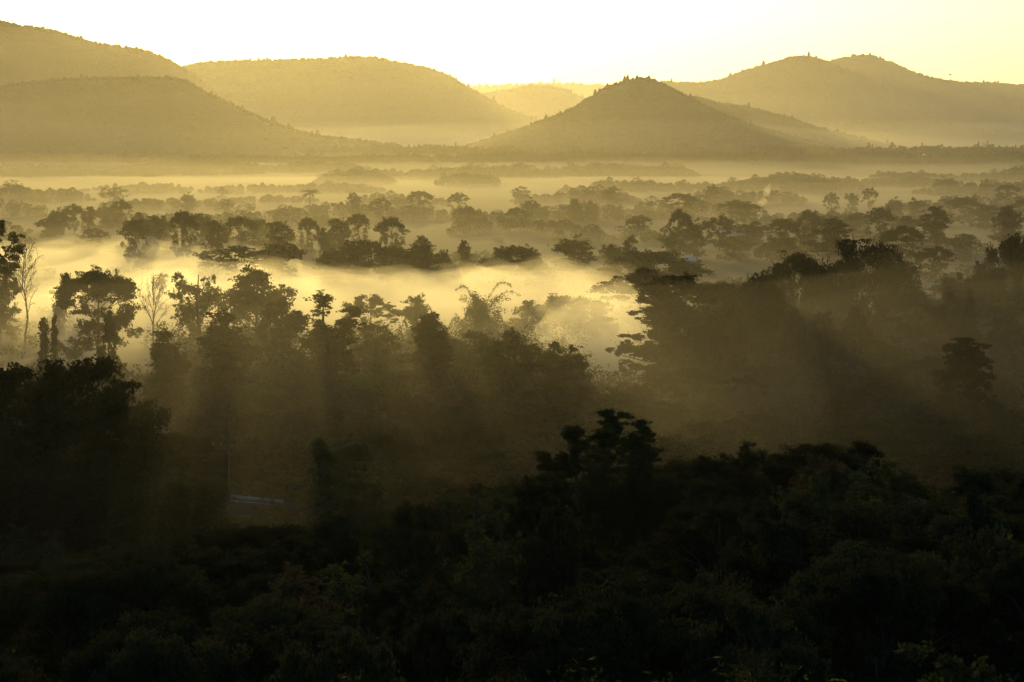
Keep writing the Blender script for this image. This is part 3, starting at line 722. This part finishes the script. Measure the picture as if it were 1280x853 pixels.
# bamboo clump with arching tips
def bamboo(px, Y, label):
    x = (px - 640) / F * Y; z = g1(x, Y); root = empty("bamboo_clump", (x, Y, z)); s = Y / F
    tag(root, label, "bamboo"); g = np.random.default_rng(4)
    H0 = at(px, 345, Y)[2] - z; fol = MB()
    for i in range(22):
        a = g.uniform(0, 6.28); sp = g.uniform(0.15, 1.0); L = 44 * s * sp
        hh = H0 * g.uniform(0.5, 0.76); dirx = math.cos(a); diry = math.sin(a) * .6
        if i == 0: dirx, diry, L, hh = 0.92, .1, 44 * s, H0 * 0.98
        if i == 1: dirx, diry, L, hh = -0.9, .1, 34 * s, H0 * 0.92
        if i == 2: dirx, diry, L, hh = 0.95, -.1, 54 * s, H0 * 0.84
        t = np.linspace(0, 1, 12)
        droop = np.where(t > .72, ((t - .72) / .28) ** 2, 0) * hh * (0.16 if i < 3 else 0.07)
        P = np.stack([dirx * L * t ** 2, diry * L * t ** 2, -0.3 + hh * np.sin(t * 1.45) / math.sin(1.45) * 1.03 - droop], -1)
        b = MB(); b.tube(P, np.linspace(0.07, 0.018, 12), 5); obj("culm", b.mesh("culm", LEAF['olive']), root)
        m = 200 if i < 3 else 220; tt = g.uniform(0.3, 1.0, m); c = np.stack([np.interp(tt, t, P[:, k]) for k in range(3)], -1)
        fol.leaves(c + g.normal(0, 0.2 if i < 3 else 0.55, (m, 3)), 0.5 if i < 3 else 0.6, 0.3, g)
    nb = 9000; bx_ = g.normal(0, 20 * s, nb); base = np.stack([bx_, g.normal(0, 3, nb), g.uniform(0.04, .62, nb) * H0 * (1 - 0.35 * np.abs(bx_) / (40 * s)) * (0.86 + .14 * np.sin(bx_ * 1.7))], -1)
    fol.leaves(base, 0.55, 0.35, g)
    obj("foliage", fol.mesh("foliage", LEAF['olive']), root)
bamboo(600, 620, "bamboo clump with arching feathery tips against the brightest mist")

# low hedge in the left field
def hedge(px0, px1, ytop, Y, label):
    x0, x1 = (px0 - 640) / F * Y, (px1 - 640) / F * Y; n = 2600; g = np.random.default_rng(3)
    x = g.uniform(x0, x1, n); z = ground(x, np.full(n, Y)); H = at(px0, ytop, Y)[2]
    b = MB(); b.leaves(np.stack([x, Y + g.normal(0, 1.2, n), z + (H - z) * g.random(n) ** .6 * (1 + .12 * np.sin(x / 3))], -1), 0.9, g=g)
    tag(obj("hedge", b.mesh("hedge", LEAF['dark'])), label, "hedge")
hedge(28, 124, 305, 1120, "long low level hedge under the small flat topped tree on the left")
hedge(145, 168, 308, 1130, "short low hedge in the bright mist right of the small flat topped tree")

# ------------------------------------------------------------------ far woods (masses nobody could count)
def wood_bank(px0, px1, ytop, Y, depth, seed, spiky=0.0, ragged=0.5, hfix=None):
    """a long bank of overlapping crowns seen through the mist, one mass"""
    g = np.random.default_rng(seed)
    x0, x1 = (px0 - 640) / F * Y, (px1 - 640) / F * Y; L = x1 - x0
    n = int(max(10, L / 6.0 * depth / 13)); u = g.random(n); x = x0 + L * u; y = Y + depth * g.uniform(-.5, .5, n)
    z = ground(x, y); H = (hfix if hfix else max(6.0, at(640, ytop, Y)[2] - g1((x0 + x1) / 2, Y)))
    prof = np.clip(np.sin(math.pi * u) ** 0.3, 0.3, 1) * (0.8 + 0.28 * Waves(130, 8, seed)(x, y * 0) + 0.12 * Waves(40, 8, seed + 1)(x, y * 0))
    h = H * prof * (1 - ragged * g.random(n) ** 1.5); em = g.random(n) < 0.06; h[em] *= 1.3; w = np.clip(h * g.uniform(0.6, 1.3, n), 4, 20)
    sp = g.random(n) < spiky; w[sp] *= 0.4; h[sp] *= 1.15
    size = max(0.8, Y / F * 1.9); per = int(np.clip(150 * (1.6 / size) ** 1.3, 40, 170)); C = []
    for i in range(per):
        f = g.random(n) ** 0.6; a = g.uniform(0, 6.28, n)
        env = np.where(sp, 1.0 * (1 - f), np.sqrt(np.clip(1 - np.clip(1.9 * f - 0.9, -0.5, 1) ** 2, 0.02, 1))) * w * 0.55 * g.random(n) ** .5
        C.append(np.stack([x + env * np.cos(a), y + env * np.sin(a), z + h * f], -1))
    b = MB(); b.leaves(np.concatenate(C), size, 0.8, g)
    tag(obj("distant_wood", b.mesh("distant_wood", M_CANOPY)), kind="stuff")
BANKS = [(-160, 60, 226, 1900, 70), (40, 118, 232, 1950, 60), (-200, 40, 262, 1320, 50), (120, 260, 262, 1420, 50), (-300, 90, 246, 1600, 60),
 (230, 420, 262, 1450, 60), (330, 560, 250, 1550, 50), (392, 492, 213, 2600, 90), (480, 640, 253, 1500, 50), (545, 625, 214, 2500, 80),
 (560, 720, 265, 1330, 45), (590, 870, 203, 3000, 120), (620, 880, 253, 1520, 60), (690, 830, 275, 1230, 40), (790, 950, 247, 1600, 60),
 (880, 1080, 217, 2300, 90), (940, 1130, 258, 1420, 60), (1010, 1180, 213, 2450, 90), (1090, 1330, 207, 2700, 110), (1100, 1400, 240, 1650, 60),
 (1150, 1500, 222, 2150, 80), (860, 1010, 233, 1900, 60), (640, 800, 236, 1900, 60), (440, 560, 238, 1850, 50), (250, 400, 240, 1900, 50),
 (130, 300, 246, 1750, 50), (100, 240, 228, 2250, 60), (250, 480, 226, 2250, 60), (700, 900, 222, 2250, 60), (-250, 200, 206, 3000, 110), (150, 460, 200, 3300, 110), (400, 700, 208, 2900, 90)]
for i, (a_, b_, t_, Y_, d_) in enumerate(BANKS): wood_bank(a_, b_, t_, Y_, d_, 200 + i)
wood_bank(-500, 620, 192, 3750, 160, 260, 0.1, 0.4); wood_bank(560, 1900, 190, 3800, 160, 261, 0.1, 0.4)
wood_bank(330, 1120, 179, 4350, 70, 262, 0.35, 0.6, 17); wood_bank(900, 2000, 181, 4280, 80, 263, 0.35, 0.6, 16); wood_bank(-700, 480, 183, 4250, 70, 264, 0.1, 0.6, 12)
wood_bank(540, 980, 190, 3900, 70, 265, 0.2, 0.6, 15); wood_bank(1000, 1700, 193, 3700, 80, 266, 0.2, 0.6, 16); wood_bank(-300, 330, 208, 3100, 70, 267, 0.05, 0.6, 12)

# ------------------------------------------------------------------ undergrowth
def thicket(n, per, Y0, Y1, size, seed, r, hgt, fanx=0.3, thresh=-9, flat=0.6, off=0.0):
    g = np.random.default_rng(seed); Y = np.sqrt(g.uniform(Y0 ** 2, Y1 ** 2, n)); x = (off + g.uniform(-fanx, fanx, n)) * Y
    if thresh > -9:
        k = Waves(120, 9, seed)(x, Y) > thresh; x, Y = x[k], Y[k]; n = len(x)
    rr = r * g.uniform(0.5, 1.4, n); hh = hgt * g.uniform(0.4, 1.3, n); z = ground(x, Y)
    C = np.stack([x, Y, z], -1)[:, None] + g.normal(0, 0.45, (n, per, 3)) * np.stack([rr, rr, hh * 0], -1)[:, None]
    C[..., 2] += g.random((n, per)) ** flat * hh[:, None]
    b = MB(); b.leaves(C.reshape(-1, 3), size, g=g)
    tag(obj("undergrowth", b.mesh("undergrowth", LEAF['dark'])), kind="stuff")
thicket(900, 90, 60, 245, 0.4, 61, 2.2, 2.6)
thicket(1500, 80, 245, 520, 0.75, 62, 2.6, 5.0)
thicket(420, 110, 470, 610, 0.7, 65, 4.0, 6.5, 0.088, off=-0.06)
thicket(420, 110, 500, 660, 0.7, 66, 4.5, 7.0, 0.09, off=0.15)
thicket(500, 60, 520, 820, 0.9, 63, 3.0, 3.0, 0.27, 0.15)
thicket(700, 50, 820, 1250, 1.2, 64, 4.0, 3.5, 0.27, 0.1)

def sapling(px, ytop, Y, w, label, group=None, seed=0):
    x, y, zt = at(px, ytop, Y); z = g1(x, Y); h = max(2.0, zt - z); g = np.random.default_rng(seed)
    root = empty("reed_plant", (x, Y, z)); tag(root, label, "plant", group)
    st = MB(); lf = MB()
    for i in range(14):
        a = g.uniform(0, 6.28); e = np.array([math.cos(a) * w * g.random(), math.sin(a) * w * g.random(), h * g.uniform(.75, 1.0)])
        limb(st, (0, 0, -.2), e, 0.025, 0.008, g, 6, 0.03, 4)
        m = 60; f = g.uniform(0.45, 1.0, m)[:, None]
        lf.leaves(e * f + g.normal(0, 0.07 * w + .05, (m, 3)), 0.26, 0.25, g)
    obj("stems", st.mesh("stems", LEAF['brown']), root); obj("leaves", lf.mesh("leaves", LEAF['pale']), root)
for i, (px, yt, Y, lab) in enumerate([(702, 828, 74, 'feathery tipped reed plant leftmost along the bottom picture edge'),
        (745, 824, 76, 'pale feathery reed plant right of the leftmost one at the bottom edge'),
        (810, 822, 78, 'thin reed plant in the middle of the bottom edge row'),
        (930, 820, 80, 'wide leafy reed plant right of the middle of the bottom edge row'),
        (1040, 826, 78, 'low reed plant at the right end of the bottom edge row'),
        (430, 828, 80, 'pale reed plant alone at the bottom edge left of centre')]):
    sapling(px, yt, Y, 1.0, lab, "reed plants along the bottom edge", i)

# ------------------------------------------------------------------ road, railing, pole
RX, RY = (315 - 640) / F * 345, 345.0
rz = at(315, 634, RY)[2]
v = []; 
rd = MB(); rd.box((RX - 2, RY + 4.0, rz - 1.5), (26, 7.0, 3.0), R(-3)); tag(obj("road", rd.mesh("road", M_ASPH)), kind="structure")
root = empty("road_railing", (RX, RY, rz), R(-3)); root.rotation_euler.y = R(5); tag(root, "pale grey road railing on dark posts in the shade beside the pyramid tree", "railing")
b = MB(); b.box((0, 0, 1.15), (8.2, 0.12, 0.42)); b.box((0, 0.07, 1.38), (8.2, 0.3, 0.05)); obj("rail", b.mesh("rail", M_STEEL), root)
b = MB(); b.box((0, 0, 0.62), (8.2, 0.06, 0.10)); obj("lower_rail", b.mesh("lower_rail", M_STEEL), root)
for i in range(9):
    b = MB(); b.box((-4 + i, 0.10, 0.45), (0.12, 0.06, 1.0)); obj("post", b.mesh("post", M_WOOD), root)
px_, py_ = (283 - 640) / F * 348, 348.0
root = empty("utility_pole", (px_, py_, rz - .1)); tag(root, "slim utility pole with one crossarm standing at the left end of the road railing", "pole")
H_ = at(283, 500, py_)[2] - rz
b = MB(); b.tube([(0, 0, -1), (0, 0, H_ * .5), (0, 0, H_)], [.16, .14, .1], 10); obj("pole", b.mesh("pole", M_WOOD), root)
za = at(283, 556, py_)[2] - rz
b = MB(); b.box((-1.1, 0.14, za), (2.5, .1, .12)); arm = obj("crossarm", b.mesh("crossarm", M_WOOD), root)
for xx in (-2.2, -1.1, 0.05):
    b = MB(); b.tube([(xx, .14, za + .06), (xx, .14, za + .16), (xx, .14, za + .3)], [.05, .08, .04], 8); obj("insulator", b.mesh("insulator", M_WALL), arm)

# ------------------------------------------------------------------ houses and tower
def house(px, yroof, Y, wpx, label, name="farm_house", depth=8.0, rz_=0.2):
    x, y, zt = at(px, yroof, Y); z = g1(x, Y); W = wpx / F * Y; H = min(zt - z, 6.5)
    root = empty(name, (x, Y, z), rz_); tag(root, label, "house")
    wh = H * 0.68; b = MB(); b.box((0, 0, wh / 2 - .3), (W * .9, depth * .85, wh + .6)); w_ = obj("wall", b.mesh("wall", M_WALL), root)
    b = MB(); e = .25; o_ = W / 2; d = depth / 2
    for s in (1, -1):
        v = [(-o_, s * d, wh - .1), (o_, s * d, wh - .1), (o_, 0, H), (-o_, 0, H)]
        b.add(v + [(p, q, r - .15) for p, q, r in v], [[0, 1, 2, 3], [7, 6, 5, 4], [0, 4, 5, 1], [1, 5, 6, 2], [3, 7, 4, 0]])
    for s in (1, -1):
        b.add([(s * W * .45, -d * .85, wh), (s * W * .45, d * .85, wh), (s * W * .45, 0, H - .3)], t=[[0, 1, 2]])
    obj("roof", b.mesh("roof", M_ROOF), root)
    b = MB(); b.box((0, -depth * .425 - .03, 1.0), (1.0, .08, 2.0)); obj("door", b.mesh("door", M_WOOD), root)
    for s in (-1, 1):
        b = MB(); b.box((s * W * .26, -depth * .425 - .03, wh * .55), (1.4, .1, 1.1)); f = obj("window", b.mesh("window", M_WOOD), root)
        b = MB(); b.box((s * W * .26, -depth * .425 - .09, wh * .55), (1.2, .02, .9)); obj("pane", b.mesh("pane", M_GLASS), f)
house(914, 285, 1240, 34, "pale roofed house half hidden behind a hazy round tree")
house(862, 321, 985, 16, "small pale roofed shed low among trees near the centre right", "farm_shed", 4.0)
house(1213, 200, 3900, 7, "tiny far pale roof in the wood at the upper right", "farm_house", 6.0)
x, y, zt = at(1155, 192, 3700); z = g1(x, 3700); H_ = zt - z
root = empty("water_tower", (x, 3700, z)); tag(root, "tiny far pale water tower glinting in the wood at the upper right", "tower")
b = MB(); b.tube([(0, 0, H_ * .68), (0, 0, H_ * .7), (0, 0, H_ * .92), (0, 0, H_)], [1.2, 2.8, 2.8, .4], 14); obj("tank", b.mesh("tank", M_WALL), root)
for sx in (-1, 1):
    for sy in (-1, 1):
        b = MB(); b.tube([(sx * 2.4, sy * 2.4, -.5), (sx * 2, sy * 2, H_ * .35), (sx * 1.7, sy * 1.7, H_ * .7)], [.3, .3, .3], 6); obj("leg", b.mesh("leg", M_CONC), root)

# bird
bx, by, bz = at(1188, 94, 420)
b = MB()
b.tube([(-.28, 0, 0), (-.2, 0, .01), (0, 0, 0), (.16, 0, .02), (.26, 0, .04), (.33, 0, .03)], [.01, .05, .09, .07, .05, .008], 8)
for s in (-1, 1):
    v = [(.1, s * .05, .03), (-.1, s * .05, .03), (.06, s * .35, .17), (-.12, s * .35, .15), (-.06, s * .72, .10), (-.16, s * .7, .09)]
    v2 = [(p, q, r - .02) for p, q, r in v]
    b.add(v + v2, [[0, 1, 3, 2], [2, 3, 5, 4], [6, 8, 9, 7], [8, 10, 11, 9], [0, 2, 8, 6], [2, 4, 10, 8], [1, 7, 9, 3], [3, 9, 11, 5], [4, 5, 11, 10]])
b.add([(-.25, -.03, .0), (-.25, .03, .0), (-.42, .08, .01), (-.42, -.08, .01), (-.25, -.03, -.015), (-.25, .03, -.015), (-.42, .08, -.005), (-.42, -.08, -.005)],
      [[0, 1, 2, 3], [7, 6, 5, 4], [0, 4, 5, 1], [2, 6, 7, 3], [1, 5, 6, 2], [3, 7, 4, 0]])
o = tag(obj("bird", b.mesh("bird", M_BIRD, True), loc=(bx, by, bz)), "single dark bird gliding in the pale sky at the upper right", "bird")
o.rotation_euler = (0.2, 0, 0.5)

# smoke column
x, y, z = at(948, 262, 1550); zt = at(958, 226, 1550)[2]
b = MB(); n = 9; t = np.linspace(0, 1, n)
g = np.random.default_rng(2)
b.tube(np.stack([x + 8 * t ** 1.3 + g.normal(0, .5, n), np.full(n, 1550.), g1(x, 1550) + (zt - g1(x, 1550)) * t], -1), np.concatenate([[.3], np.linspace(2.2, 2.6, n - 3), [1.2, .1]]), 12)
tag(obj("smoke", b.mesh("smoke", vol_mat("smoke_air", 0.04, (1, .97, .9)), True)), kind="stuff")
